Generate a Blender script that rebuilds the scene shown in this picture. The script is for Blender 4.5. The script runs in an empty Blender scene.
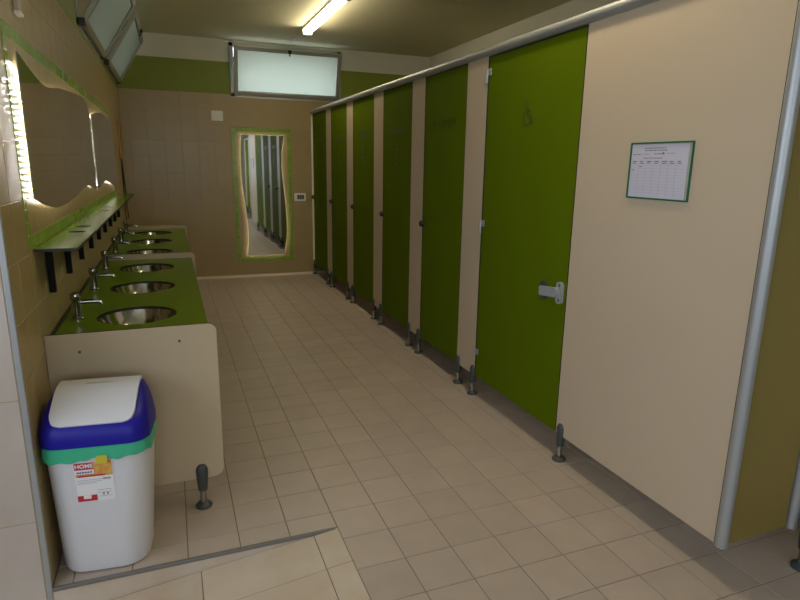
import bpy, bmesh, math, random
from mathutils import Vector, Matrix
from mathutils.geometry import tessellate_polygon
random.seed(7)
scene = bpy.context.scene
C = scene.collection

# ------------------------------------------------------------------ camera
CAM = Vector((0, 0, 1.55))
YAW, PITCH, ROLL, FPX = 0.3742, 0.2282, 0.0158, 582.083
fwd = Vector((math.sin(YAW)*math.cos(PITCH), math.cos(YAW)*math.cos(PITCH), -math.sin(PITCH)))
rt = Vector((math.cos(YAW), -math.sin(YAW), 0)); up = rt.cross(fwd)
r2 = rt*math.cos(ROLL) + up*math.sin(ROLL); u2 = up*math.cos(ROLL) - rt*math.sin(ROLL)
cam_data = bpy.data.cameras.new('camera'); cam = bpy.data.objects.new('camera', cam_data); C.objects.link(cam)
cam_data.sensor_width = 36; cam_data.lens = FPX*36/800; cam_data.clip_start = 0.02
m = Matrix((r2, u2, -fwd)).transposed().to_4x4(); m.translation = CAM
cam.matrix_world = m
scene.camera = cam

# ------------------------------------------------------------------ world, lights, exposure
SKY = 3.5
world = bpy.data.worlds.new('world'); scene.world = world; world.use_nodes = True
bg = world.node_tree.nodes['Background']
bg.inputs[0].default_value = (0.82, 0.93, 1.10, 1); bg.inputs[1].default_value = SKY
LAMP = 30.0          # ceiling tube radiance
LED = 210.0          # mirror led radiance
scene.view_settings.view_transform = 'Standard'
scene.view_settings.look = 'None'
scene.view_settings.exposure = 0.0
scene.view_settings.gamma = 1.0
scene.view_settings.use_curve_mapping = False
scene.cycles.use_denoising = True
scene.cycles.max_bounces = 10
scene.cycles.diffuse_bounces = 5
scene.cycles.sample_clamp_indirect = 6.0
scene.cycles.caustics_reflective = False
scene.cycles.caustics_refractive = False

def portal(loc, rot, sx, sy):
    l = bpy.data.lights.new('daylight_portal', 'AREA'); l.shape = 'RECTANGLE'; l.size = sx; l.size_y = sy
    l.cycles.is_portal = True
    o = bpy.data.objects.new('daylight_portal', l); C.objects.link(o); o.location = loc; o.rotation_euler = rot
    return o

# ------------------------------------------------------------------ room numbers
XL, YB, XP, Y0, XR, ZC = -0.505, 8.184, 1.873, 2.193, 3.61, 3.062
YR, XE = -3.4, -2.4                    # rear wall, entrance wall (behind the camera)
HINGE, SLOPE = 0.585, 0.114            # ramp falls to the left of this line
WIN1 = (4.78, 6.22); WIN2 = (6.56, 8.06); WZ = (2.47, 3.0)
WB = (0.86, 2.25); WBZ = (2.41, 3.0)

portal((XE-0.02, -0.5, 2.1), (0, -math.pi/2, 0), 1.7, 4.8)
portal((0.0, YR-0.02, 1.85), (math.pi/2, 0, 0), 3.4, 1.7)
for (a, b) in (WIN1, WIN2):
    portal((XL-0.16, (a+b)/2, sum(WZ)/2), (0, -math.pi/2, 0), WZ[1]-WZ[0], b-a)
portal((sum(WB)/2, YB+0.16, sum(WBZ)/2), (-math.pi/2, 0, 0), WB[1]-WB[0], WBZ[1]-WBZ[0])

# ------------------------------------------------------------------ materials
def mat(name, col, rough=0.5, metal=0.0, spec=0.5, var=0.0, noise=0.0, nscale=6.0, ncol=None, bump=0.0, bscale=40.0, coat=0.0, emit=None, estr=0.0):
    m = bpy.data.materials.new(name); m.use_nodes = True
    nt = m.node_tree; b = nt.nodes['Principled BSDF']
    b.inputs['Base Color'].default_value = (*col, 1)
    b.inputs['Roughness'].default_value = rough; b.inputs['Metallic'].default_value = metal
    b.inputs['Specular IOR Level'].default_value = spec
    b.inputs['Coat Weight'].default_value = coat
    tc = nt.nodes.new('ShaderNodeTexCoord')
    src = None
    if noise > 0:
        n = nt.nodes.new('ShaderNodeTexNoise'); n.inputs['Scale'].default_value = nscale; n.inputs['Detail'].default_value = 5
        geo = nt.nodes.new('ShaderNodeNewGeometry'); nt.links.new(geo.outputs['Position'], n.inputs['Vector'])
        r = nt.nodes.new('ShaderNodeMapRange'); r.inputs['From Min'].default_value = 0.3; r.inputs['From Max'].default_value = 0.7
        nt.links.new(n.outputs['Fac'], r.inputs['Value'])
        mx = nt.nodes.new('ShaderNodeMix'); mx.data_type = 'RGBA'
        c2 = ncol or tuple(c*(1-noise) for c in col)
        mx.inputs['A'].default_value = (*col, 1); mx.inputs['B'].default_value = (*c2, 1)
        nt.links.new(r.outputs['Result'], mx.inputs['Factor']); src = mx.outputs['Result']
    if var > 0:
        oi = nt.nodes.new('ShaderNodeObjectInfo'); r = nt.nodes.new('ShaderNodeMapRange')
        r.inputs['To Min'].default_value = 1-var; r.inputs['To Max'].default_value = 1+var
        nt.links.new(oi.outputs['Random'], r.inputs['Value'])
        hs = nt.nodes.new('ShaderNodeHueSaturation'); hs.inputs['Color'].default_value = (*col, 1)
        if src: nt.links.new(src, hs.inputs['Color'])
        nt.links.new(r.outputs['Result'], hs.inputs['Value']); src = hs.outputs['Color']
    if src: nt.links.new(src, b.inputs['Base Color'])
    if bump > 0:
        n = nt.nodes.new('ShaderNodeTexNoise'); n.inputs['Scale'].default_value = bscale; n.inputs['Detail'].default_value = 3
        geo = nt.nodes.new('ShaderNodeNewGeometry'); nt.links.new(geo.outputs['Position'], n.inputs['Vector'])
        bp = nt.nodes.new('ShaderNodeBump'); bp.inputs['Strength'].default_value = bump; bp.inputs['Distance'].default_value = 0.002
        nt.links.new(n.outputs['Fac'], bp.inputs['Height']); nt.links.new(bp.outputs['Normal'], b.inputs['Normal'])
    if emit:
        b.inputs['Emission Color'].default_value = (*emit, 1); b.inputs['Emission Strength'].default_value = estr
    return m

M = {}
M['floor_tile'] = mat('floor tile', (0.495, 0.405, 0.34), 0.42, var=0.045, noise=0.10, nscale=7, bump=0.15, bscale=60)
M['grout'] = mat('floor grout', (0.23, 0.165, 0.12), 0.9, noise=0.2, nscale=20)
M['ramp_tile'] = mat('ramp tile', (0.56, 0.44, 0.33), 0.4, var=0.04, noise=0.18, nscale=5, ncol=(0.64, 0.55, 0.45))
M['wall_tile'] = mat('wall tile', (0.37, 0.28, 0.125), 0.3, spec=0.4, var=0.02, noise=0.05, nscale=9, bump=0.04, bscale=14)
M['wall_grout'] = mat('wall grout', (0.44, 0.34, 0.17), 0.9)
M['front_tile'] = mat('entrance wall tile', (0.50, 0.42, 0.36), 0.35, var=0.03, noise=0.12, nscale=4, ncol=(0.57, 0.50, 0.44))
M['band'] = mat('green painted band', (0.19, 0.235, 0.014), 0.55, noise=0.06, nscale=3)
M['white'] = mat('white plaster', (0.62, 0.60, 0.48), 0.8, noise=0.05, nscale=2, bump=0.1)
M['ceiling'] = mat('ceiling paint', (0.72, 0.69, 0.47), 0.85, noise=0.06, nscale=1.2, bump=0.1)
M['mosaic'] = mat('green mosaic', (0.22, 0.34, 0.03), 0.25, var=0.12)
M['hpl_green'] = mat('green laminate', (0.108, 0.157, 0.002), 0.7, spec=0.03, noise=0.04, nscale=3, bump=0.05, bscale=120)
M['hpl_top'] = mat('green worktop laminate', (0.125, 0.205, 0.001), 0.3, spec=0.14, noise=0.03, nscale=3)
M['hpl_shelf'] = mat('green shelf laminate', (0.16, 0.27, 0.004), 0.22, spec=0.10, noise=0.03, nscale=3)
M['hpl_core'] = mat('black laminate core', (0.018, 0.016, 0.014), 0.5)
M['hpl_beige'] = mat('beige laminate', (0.59, 0.475, 0.34), 0.5, spec=0.10, noise=0.03, nscale=2, bump=0.05, bscale=120)
M['hpl_end'] = mat('end panel laminate', (0.54, 0.43, 0.285), 0.45, spec=0.25, noise=0.03, nscale=2)  # counter end panels, a little darker and yellower than the beige laminate
M['hpl_beige_dim'] = mat('beige laminate in dim bounce', (0.25, 0.185, 0.05), 0.5, spec=0.3, noise=0.03, nscale=2)  # beige side panel, weak green bounce light painted into its colour
M['alu'] = mat('anodised aluminium', (0.42, 0.43, 0.43), 0.42, 0.5)
M['trim_metal'] = mat('dull edge strip', (0.20, 0.19, 0.175), 0.5, 0.3)
M['alu_frame'] = mat('aluminium window frame', (0.42, 0.41, 0.35), 0.4, 0.6)
M['steel'] = mat('basin steel', (0.54, 0.52, 0.49), 0.14, 1.0, bump=0.35, bscale=14)
M['chrome'] = mat('chrome', (0.42, 0.42, 0.41), 0.1, 1.0)
M['grey_plastic'] = mat('dark grey plastic', (0.055, 0.062, 0.06), 0.45)
M['lock_grey'] = mat('lock grey', (0.34, 0.35, 0.36), 0.4)
M['black'] = mat('black plastic', (0.012, 0.012, 0.012), 0.4)
M['bracket'] = mat('black bracket', (0.006, 0.006, 0.006), 0.6, spec=0.15)
M['mirror'] = mat('mirror glass', (0.86, 0.88, 0.86), 0.02, 1.0)
M['mirror_edge'] = mat('mirror back', (0.25, 0.3, 0.26), 0.4)
M['led'] = mat('led', (0.9, 0.9, 0.9), 0.5, emit=(1.0, 0.97, 0.90), estr=LED)
M['led_soft'] = mat('soft led', (0.9, 0.9, 0.9), 0.5, emit=(1.0, 0.96, 0.84), estr=LED*0.055)
M['tube'] = mat('lamp diffuser', (0.9, 0.9, 0.9), 0.5, emit=(1.0, 0.86, 0.60), estr=LAMP)
M['lamp_body'] = mat('lamp body', (0.75, 0.75, 0.72), 0.5)
M['bin'] = mat('white bin plastic', (0.69, 0.68, 0.71), 0.38, bump=0.04, bscale=30)
M['blue'] = mat('blue bin plastic', (0.012, 0.009, 0.30), 0.42, spec=0.3, bump=0.06, bscale=90)
M['bag'] = mat('green bin bag', (0.05, 0.46, 0.26), 0.35)
M['bag_trim'] = mat('yellow bag tie', (0.62, 0.52, 0.05), 0.4)
M['paper'] = mat('paper', (0.62, 0.59, 0.68), 0.6)
M['plastic_sleeve'] = mat('sleeve', (0.42, 0.44, 0.36), 0.25)
M['ink'] = mat('ink', (0.16, 0.15, 0.20), 0.7)
M['ink_pale'] = mat('pale ink', (0.36, 0.35, 0.42), 0.7)
M['frame_green'] = mat('green frame plastic', (0.015, 0.13, 0.06), 0.35)
M['mark'] = mat('dark green lettering', (0.06, 0.09, 0.002), 0.5)
M['red'] = mat('red print', (0.50, 0.02, 0.035), 0.5)
M['orange'] = mat('orange print', (0.62, 0.20, 0.04), 0.5, noise=0.6, nscale=60, ncol=(0.75, 0.5, 0.12))
M['print_blue'] = mat('blue print', (0.08, 0.10, 0.42), 0.5)
M['print_white'] = mat('white print', (0.82, 0.80, 0.80), 0.5)
M['plate_grey'] = mat('plate grey', (0.72, 0.72, 0.66), 0.5)
M['plate_white'] = mat('plate white', (0.85, 0.84, 0.78), 0.4)
M['plate_dark'] = mat('plate dark', (0.10, 0.10, 0.09), 0.3)
M['ochre'] = mat('ochre conduit', (0.42, 0.22, 0.05), 0.5)
M['grip'] = mat('grey grip', (0.50, 0.53, 0.48), 0.5)
M['trunk'] = mat('trunking plastic', (0.46, 0.42, 0.34), 0.5)
M['wood_dark'] = mat('dark seal', (0.03, 0.03, 0.025), 0.6)

def glass_mat():
    m = bpy.data.materials.new('frosted glass'); m.use_nodes = True
    nt = m.node_tree; nt.nodes.remove(nt.nodes['Principled BSDF']); out = nt.nodes['Material Output']
    tr = nt.nodes.new('ShaderNodeBsdfTranslucent'); tr.inputs[0].default_value = (0.86, 0.90, 0.80, 1)
    df = nt.nodes.new('ShaderNodeBsdfDiffuse'); df.inputs[0].default_value = (0.5, 0.58, 0.53, 1)
    gl = nt.nodes.new('ShaderNodeBsdfGlossy'); gl.inputs[0].default_value = (0.8, 0.85, 0.85, 1); gl.inputs['Roughness'].default_value = 0.3
    a = nt.nodes.new('ShaderNodeMixShader'); a.inputs[0].default_value = 0.35
    b = nt.nodes.new('ShaderNodeMixShader'); b.inputs[0].default_value = 0.08
    n = nt.nodes.new('ShaderNodeTexNoise'); n.inputs['Scale'].default_value = 160
    bp = nt.nodes.new('ShaderNodeBump'); bp.inputs['Strength'].default_value = 0.2
    nt.links.new(n.outputs['Fac'], bp.inputs['Height']); nt.links.new(bp.outputs['Normal'], gl.inputs['Normal'])
    nt.links.new(tr.outputs[0], a.inputs[1]); nt.links.new(df.outputs[0], a.inputs[2])
    nt.links.new(a.outputs[0], b.inputs[1]); nt.links.new(gl.outputs[0], b.inputs[2])
    nt.links.new(b.outputs[0], out.inputs['Surface'])
    return m
M['frost'] = glass_mat()

# ------------------------------------------------------------------ mesh builder
class MB:
    def __init__(s): s.v = []; s.f = []; s.mi = []; s.mats = []
    def _m(s, m):
        if m not in s.mats: s.mats.append(m)
        return s.mats.index(m)
    def add(s, vs, fs, m=None):
        o = len(s.v); s.v += [tuple(p) for p in vs]; k = s._m(m) if m else 0
        for f in fs: s.f.append(tuple(i+o for i in f)); s.mi.append(k)
        return s
    def box(s, x0, x1, y0, y1, z0, z1, m=None, bev=0.0):
        if bev <= 0:
            vs = [(x, y, z) for z in (z0, z1) for y in (y0, y1) for x in (x0, x1)]
            return s.add(vs, [(0,2,3,1),(4,5,7,6),(0,1,5,4),(2,6,7,3),(0,4,6,2),(1,3,7,5)], m)
        bm = bmesh.new(); bmesh.ops.create_cube(bm, size=1)
        for v in bm.verts:
            v.co = Vector(((x0+x1)/2+v.co.x*(x1-x0), (y0+y1)/2+v.co.y*(y1-y0), (z0+z1)/2+v.co.z*(z1-z0)))
        bmesh.ops.bevel(bm, geom=list(bm.edges), offset=bev, segments=2, affect='EDGES', profile=0.5)
        bm.verts.index_update()
        s.add([v.co[:] for v in bm.verts], [[v.index for v in f.verts] for f in bm.faces], m); bm.free()
        return s
    def rings(s, R, m=None, cap0=True, cap1=True, closed=True):
        n = len(R[0]); vs = [p for r in R for p in r]; fs = []
        for i in range(len(R)-1):
            for j in range(n if closed else n-1):
                k = (j+1) % n; fs.append((i*n+j, i*n+k, (i+1)*n+k, (i+1)*n+j))
        if cap0: fs.append(tuple(range(n-1, -1, -1)))
        if cap1: fs.append(tuple((len(R)-1)*n+j for j in range(n)))
        return s.add(vs, fs, m)
    def tube(s, pts, r, seg=10, m=None, caps=True):
        P = [Vector(p) for p in pts]; rr = r if isinstance(r, (list, tuple)) else [r]*len(P); R = []
        for i, p in enumerate(P):
            d = (P[min(i+1, len(P)-1)] - P[max(i-1, 0)]).normalized()
            a = Vector((0, 0, 1)) if abs(d.z) < 0.9 else Vector((1, 0, 0))
            e1 = d.cross(a).normalized(); e2 = d.cross(e1)
            R.append([tuple(p + (e1*math.cos(t) + e2*math.sin(t))*rr[i]) for t in (2*math.pi*k/seg for k in range(seg))])
        return s.rings(R, m, caps, caps)
    def lathe(s, prof, c=(0, 0, 0), seg=20, m=None, cap0=True, cap1=True):
        R = [[(c[0]+r*math.cos(2*math.pi*k/seg), c[1]+r*math.sin(2*math.pi*k/seg), c[2]+z) for k in range(seg)] for r, z in prof]
        return s.rings(R, m, cap0, cap1)
    def slab(s, outer, holes, fn, t0, t1, m=None, mside=None):
        """polygon (2d) with holes, extruded between t0 and t1; fn(u,v,t)->xyz"""
        loops = [outer] + list(holes)
        flat = [p for l in loops for p in l]
        tris = tessellate_polygon([[Vector((p[0], p[1], 0)) for p in l] for l in loops])
        n = len(flat); vs = [fn(p[0], p[1], t0) for p in flat] + [fn(p[0], p[1], t1) for p in flat]
        s.add(vs, [tuple(t) for t in tris] + [tuple(i+n for i in reversed(t)) for t in tris], m)
        sides = []; o = 0
        for l in loops:
            k = len(l)
            for j in range(k): sides.append((o+j, o+(j+1) % k, n+o+(j+1) % k, n+o+j))
            o += k
        return s.add(vs, sides, mside or m)
    def mesh(s, name, m=None, smooth=False):
        me = bpy.data.meshes.new(name); me.from_pydata(s.v, [], s.f)
        if m is not None and not s.mats: me.materials.append(M[m])
        else:
            for k in s.mats: me.materials.append(M[k])
            me.polygons.foreach_set('material_index', s.mi)
        bm = bmesh.new(); bm.from_mesh(me); bmesh.ops.remove_doubles(bm, verts=bm.verts, dist=1e-6)
        bmesh.ops.recalc_face_normals(bm, faces=bm.faces); bm.to_mesh(me); bm.free()
        if smooth:
            for p in me.polygons: p.use_smooth = True
            try: me.set_sharp_from_angle(angle=math.radians(38))
            except Exception: pass
        me.update(); return me
    def build(s, name, m=None, parent=None, smooth=False, loc=None):
        o = bpy.data.objects.new(name, s.mesh(name, m, smooth)); C.objects.link(o)
        if loc: o.location = loc
        if parent: o.parent = parent
        return o

def tag(o, label=None, cat=None, group=None, kind=None):
    if label: o['label'] = label
    if cat: o['category'] = cat
    if group: o['group'] = group
    if kind: o['kind'] = kind
    return o
def thing(name, label, cat, loc=(0, 0, 0), group=None):
    o = bpy.data.objects.new(name, None); C.objects.link(o); o.location = loc; o.empty_display_size = 0.1
    return tag(o, label, cat, group)
def link(name, me, parent=None, loc=(0, 0, 0)):
    o = bpy.data.objects.new(name, me); C.objects.link(o); o.location = loc
    if parent: o.parent = parent
    return o
def copy_tree(o, parent=None):
    c = o.copy(); C.objects.link(c)
    if parent: c.parent = parent
    for ch in list(o.children): copy_tree(ch, c)
    return c
def rrect(x0, x1, y0, y1, r, n=5):
    out = []
    rs = r if isinstance(r, (list, tuple)) else [r]*4
    for (cx, cy, a, q) in ((x1, y1, 0, rs[0]), (x0, y1, 90, rs[1]), (x0, y0, 180, rs[2]), (x1, y0, 270, rs[3])):
        sx = cx - q if cx == x1 else cx + q; sy = cy - q if cy == y1 else cy + q
        if q <= 1e-6: out.append((cx, cy)); continue
        for k in range(n+1):
            t = math.radians(a + 90*k/n); out.append((sx+q*math.cos(t), sy+q*math.sin(t)))
    return out
def circle(cx, cy, r, n=32): return [(cx+r*math.cos(2*math.pi*k/n), cy+r*math.sin(2*math.pi*k/n)) for k in range(n)]
def spline(keys, x):
    for i in range(len(keys)-1):
        if x <= keys[i+1][0] or i == len(keys)-2:
            p1, p2 = keys[i], keys[i+1]; p0 = keys[max(i-1, 0)]; p3 = keys[min(i+2, len(keys)-1)]
            h = p2[0]-p1[0]; t = max(0, min(1, (x-p1[0])/h))
            m1 = (p2[1]-p0[1])/max(p2[0]-p0[0], 1e-6)*h; m2 = (p3[1]-p1[1])/max(p3[0]-p1[0], 1e-6)*h
            return (2*t**3-3*t*t+1)*p1[1]+(t**3-2*t*t+t)*m1+(-2*t**3+3*t*t)*p2[1]+(t**3-t*t)*m2

# ------------------------------------------------------------------ tiles
class Rows(list): pass
tile_cache = {}
def tile_mesh(axis, a, b, mname, th=0.008, ch=0.0015, tname='tile'):
    """centre at the face; axis = outward normal"""
    key = (axis, round(a, 3), round(b, 3), mname, th)
    if key in tile_cache: return tile_cache[key]
    h, k = a/2, b/2
    pts = []
    for (d, i) in ((-th, 0), (-ch, 0), (0, ch)):
        pts += [(-h+i, -k+i, d), (h-i, -k+i, d), (h-i, k-i, d), (-h+i, k-i, d)]
    fs = [(0,3,2,1)] + [(i+j, i+(j+1) % 4, i+4+(j+1) % 4, i+4+j) for i in (0, 4) for j in range(4)] + [(8,9,10,11)]
    cv = {'z': lambda u, v, d: (u, v, d), 'x': lambda u, v, d: (d, u, v), '-y': lambda u, v, d: (u, -d, v)}[axis]
    mb = MB().add([cv(*p) for p in pts], fs); me = mb.mesh(tname, mname)
    tile_cache[key] = me; return me
def lay(parent, axis, us, vs, plane, mname, name, limit=300, skip=None, cost=None, gap=0.003, fn=None, th=0.008):
    """cells between grid lines us x vs; nearest `limit` become tiles, the rest one joined part"""
    cells = []
    for i in range(len(us)-1):
        for j in range(len(vs)-1):
            a, b, c, d = us[i], us[i+1], vs[j], vs[j+1]
            if isinstance(vs, Rows):                      # the row cut by the edge strip is whole right of the ramp
                if a >= HINGE-0.01 and abs(c-(Y0+0.006)) < 1e-6: continue
                if a >= HINGE-0.01 and abs(d-(Y0+0.006)) < 1e-6: d = vs[j+2]
            if skip and skip(a, b, c, d): continue
            if b-a < 0.012 or d-c < 0.012: continue
            cells.append((a, b, c, d))
    if cost: cells.sort(key=lambda q: cost((q[0]+q[1])/2, (q[2]+q[3])/2))
    pos = {'z': lambda u, v: (u, v, plane), 'x': lambda u, v: (plane, u, v), '-y': lambda u, v: (u, plane, v)}[axis]
    rest = MB()
    for n, (a, b, c, d) in enumerate(cells):
        me = tile_mesh(axis, b-a-gap, d-c-gap, mname, th); p = pos((a+b)/2, (c+d)/2)
        if n < limit: link(name, me, parent, p)
        else:
            rest.add([(v.co.x+p[0], v.co.y+p[1], v.co.z+p[2]) for v in me.vertices], [tuple(f.vertices) for f in me.polygons])
    if rest.v:
        o = rest.build('distant_' + name + 's', mname, parent); o['kind'] = 'stuff'
def grid(a, b, origin, pitch):
    k0 = math.floor((a-origin)/pitch); out = [a]; k = k0
    while True:
        k += 1; x = origin + k*pitch
        if x >= b-1e-4: break
        if x > a+1e-4: out.append(x)
    return out + [b]

# ------------------------------------------------------------------ structure
P = 0.205
fl = MB().box(HINGE, XR+0.2, YR-0.2, YB+0.2, -0.3, -0.003).box(XL-0.2, HINGE, Y0+0.004, YB+0.2, -0.3, -0.003).build('floor', 'grout')
tag(fl, 'beige square ceramic floor tiles with dark grout', kind='structure')
rows = sorted(grid(-0.7, YB, 1.905, P) + [Y0+0.006])
def left_cell(a, b, c, d): return b <= HINGE+0.01
def merge_skip(a, b, c, d):
    if left_cell(a, b, c, d): return d <= Y0+0.05
    return False
lay(fl, 'z', grid(XL, XR, HINGE, P), Rows(rows), 0.0, 'floor_tile', 'floor_tile', skip=merge_skip,
    cost=lambda x, y: math.hypot(x, y) + (50 if (x > 2.15 or y < 1.2 or (x > 1.2 and y < 1.3)) else 0), gap=0.0035)
# ramp
def rz(x): return -SLOPE*(HINGE-x)
rp = MB(); n = 2
rp.add([(HINGE, Y0, -0.003), (XE, Y0, rz(XE)-0.003), (XE, YR, rz(XE)-0.003), (HINGE, YR, -0.003),
        (HINGE, Y0, -0.6), (XE, Y0, -0.6), (XE, YR, -0.6), (HINGE, YR, -0.6)],
       [(0,1,2,3),(4,7,6,5),(0,4,5,1),(1,5,6,2),(2,6,7,3),(3,7,4,0)])
ramp = rp.build('floor_ramp', 'grout'); tag(ramp, 'tiled entrance ramp falling to the left beside the bin', kind='structure')
ang = math.atan(SLOPE)
ux = [HINGE]; x = 0.478
while x > -1.3: ux.append(x); x -= 0.463
ux = sorted(ux); vy = [Y0]; y = 1.963
while y > 0.2: vy.append(y); y -= 0.229
vy = sorted(vy)
for i in range(len(ux)-1):
    for j in range(len(vy)-1):
        a, b, c, d = ux[i], ux[i+1], vy[j], vy[j+1]
        me = tile_mesh('z', (b-a)/math.cos(ang)-0.003, d-c-0.003, 'ramp_tile')
        o = link('ramp_tile', me, ramp, ((a+b)/2, (c+d)/2, rz((a+b)/2))); o.rotation_euler = (0, -ang, 0)
# riser under the edge strip
MBr = MB()
MBr.add([(XL, Y0+0.0, -0.012), (HINGE, Y0, -0.004), (XL, Y0, rz(XL)), (HINGE, Y0, -0.005),
         (XL, Y0+0.02, -0.012), (HINGE, Y0+0.02, -0.004), (XL, Y0+0.02, rz(XL)), (HINGE, Y0+0.02, -0.005)],
        [(0,1,3,2),(4,6,7,5),(0,4,5,1),(2,3,7,6),(0,2,6,4),(1,5,7,3)])
tag(MBr.build('trim_riser', 'ramp_tile'), 'low tiled riser between ramp and floor', kind='structure')
tag(MB().box(XL-0.001, HINGE-0.01, Y0-0.006, Y0+0.007, -0.014, 0.002, None, 0.002).build('trim_1', 'trim_metal'), 'aluminium edge strip along the raised floor', kind='structure')

def wall_with_holes(name, axis, plane, thick, u0, u1, z0, z1, holes, mname, label):
    """axis 'x': slab from plane to plane+thick, u = y; axis 'y': u = x"""
    mb = MB()
    def bx(a, b, c, d):
        if b-a < 1e-4 or d-c < 1e-4: return
        p, q = sorted((plane, plane+thick))
        if axis == 'x': mb.box(p, q, a, b, c, d)
        else: mb.box(a, b, p, q, c, d)
    cuts = sorted(set([u0, u1] + [h[0] for h in holes] + [h[1] for h in holes]))
    for a, b in zip(cuts, cuts[1:]):
        hs = [h for h in holes if h[0] <= a+1e-6 and h[1] >= b-1e-6]
        if not hs: bx(a, b, z0, z1)
        else:
            bx(a, b, z0, hs[0][2]); bx(a, b, hs[0][3], z1)
    return tag(mb.build(name, mname), label, kind='structure')

wl = wall_with_holes('wall_left', 'x', XL-0.0015, -0.16, Y0+0.004, YB+0.16, -0.4, ZC, [(*WIN1, *WZ), (*WIN2, *WZ)], 'wall_grout', 'beige tiled wall with basins and mirrors')
ZT = 2.404
lay(wl, 'x', grid(Y0+0.012, YB-0.008, 2.53, 0.2), grid(0.0, ZT, 0.004, 0.2), XL, 'wall_tile', 'wall_tile', limit=300, cost=lambda y, z: y + (3 if z < 0.7 else 0), gap=0.0025)
tag(MB().box(XL-0.003, XL+0.0005, Y0+0.012, WIN1[0]-0.05, ZT, 2.79).box(XL-0.003, XL+0.0005, WIN1[0]-0.05, YB, ZT, WZ[0]-0.035)
    .box(XL-0.003, XL+0.0005, WIN1[1]+0.05, WIN2[0]-0.05, WZ[0]-0.035, 2.79).box(XL-0.003, XL+0.0005, WIN2[1]+0.05, YB, WZ[0]-0.035, 2.79)
    .build('trim_2', 'band'), 'dark green band above the tiles of the basin wall', kind='structure')
tag(MB().box(XL-0.003, XL+0.0003, Y0+0.012, YB, 2.79, ZC-0.001).build('trim_3', 'white') if False else
    MB().box(XL-0.003, XL+0.0003, Y0+0.012, WIN1[0]-0.05, 2.79, ZC-0.001).box(XL-0.003, XL+0.0003, WIN1[1]+0.05, WIN2[0]-0.05, 2.79, ZC-0.001)
    .box(XL-0.003, XL+0.0003, WIN2[1]+0.05, YB, 2.79, ZC-0.001).build('trim_3', 'white'), 'white plaster above the green band of the basin wall', kind='structure')
wb = wall_with_holes('wall_back', 'y', YB+0.0015, 0.16, XL-0.16, XR+0.2, -0.3, ZC, [(*WB, *WBZ)], 'wall_grout', 'beige tiled wall at the far end')
lay(wb, '-y', grid(XL+0.002, 2.6, 1.19, 0.2), grid(0.0, ZT, 0.004, 0.2), YB, 'wall_tile', 'wall_tile', limit=300, cost=lambda x, z: x, gap=0.0025)
fb = 0.045
tag(MB().box(XL, WB[0]-fb, YB-0.0005, YB+0.003, ZT, 2.793).box(WB[1]+fb, XR, YB-0.0005, YB+0.003, ZT, 2.793)
    .build('trim_4', 'band'), 'dark green band across the far wall beside the window', kind='structure')
tag(MB().box(XL, WB[0]-fb, YB-0.0003, YB+0.003, 2.793, ZC-0.001).box(WB[1]+fb, XR, YB-0.0003, YB+0.003, 2.793, ZC-0.001)
    .box(WB[0]-fb, WB[1]+fb, YB-0.0003, YB+0.003, WBZ[1]+fb-0.01, ZC-0.001).build('trim_5', 'white'), 'white plaster strip under the ceiling of the far wall', kind='structure')
wr = wall_with_holes('wall_right', 'x', XR, 0.2, YR, YB, -0.3, ZC, [], 'white', 'white wall behind the cubicles')
tag(MB().box(XR-0.003, XR, YR, YB, 2.0, 2.6).build('trim_6', 'band'), 'green band on the wall behind the cubicles', kind='structure')
tag(MB().box(XE-0.2, XR+0.2, YR-0.2, YB+0.2, ZC, ZC+0.15).build('ceiling', 'ceiling'), 'plain off white ceiling', kind='structure')
# light cove line at the foot of the far wall
sk = MB(); R = []
for k in range(6):
    t = math.pi/2*k/5; R.append((YB-0.03+0.03*math.sin(t), 0.03-0.03*math.cos(t)))
R = [(YB, 0.0)] + R
sk.rings([[(x, a, b) for a, b in R] for x in (XL, XR)])
M['cove'] = mat('cove skirting', (0.66, 0.55, 0.43), 0.3)
tag(sk.build('baseboard_back', 'cove', smooth=True), 'pale rounded skirting along the far wall', kind='structure')
# entrance wall face beside the camera
wf = wall_with_holes('wall_front', 'y', Y0+0.002, 0.16, XE-0.2, XL-0.02, -0.5, ZC, [], 'wall_grout', 'large beige tiles beside the entrance ramp')
us = [XL-0.021]; 
while us[-1] > XE: us.append(us[-1]-0.465)
us[-1] = XE; us = sorted(us)
lay(wf, '-y', us, grid(-0.45, ZC, 0.281, 0.465), Y0, 'front_tile', 'wall_tile', gap=0.003)
tag(MB().box(XL-0.020, XL-0.0005, Y0-0.003, Y0+0.012, -0.13, ZC-0.002, None, 0.003).build('trim_7', 'alu'), 'aluminium corner strip at the end of the tiled wall', kind='structure')
# what closes the room behind the camera: entrance opening and a window band
tag(wall_with_holes('wall_entrance', 'x', XE, -0.2, YR, Y0, -0.6, ZC, [(-2.9, 1.9, 1.25, 2.95)], 'white', 'white wall with high windows left of the viewer'), kind='structure')
tag(wall_with_holes('wall_rear', 'y', YR, -0.2, XE-0.2, XR+0.2, -0.6, ZC, [(-1.7, 1.7, 1.0, 2.7)], 'white', 'white wall with wide window behind the viewer'), kind='structure')

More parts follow.
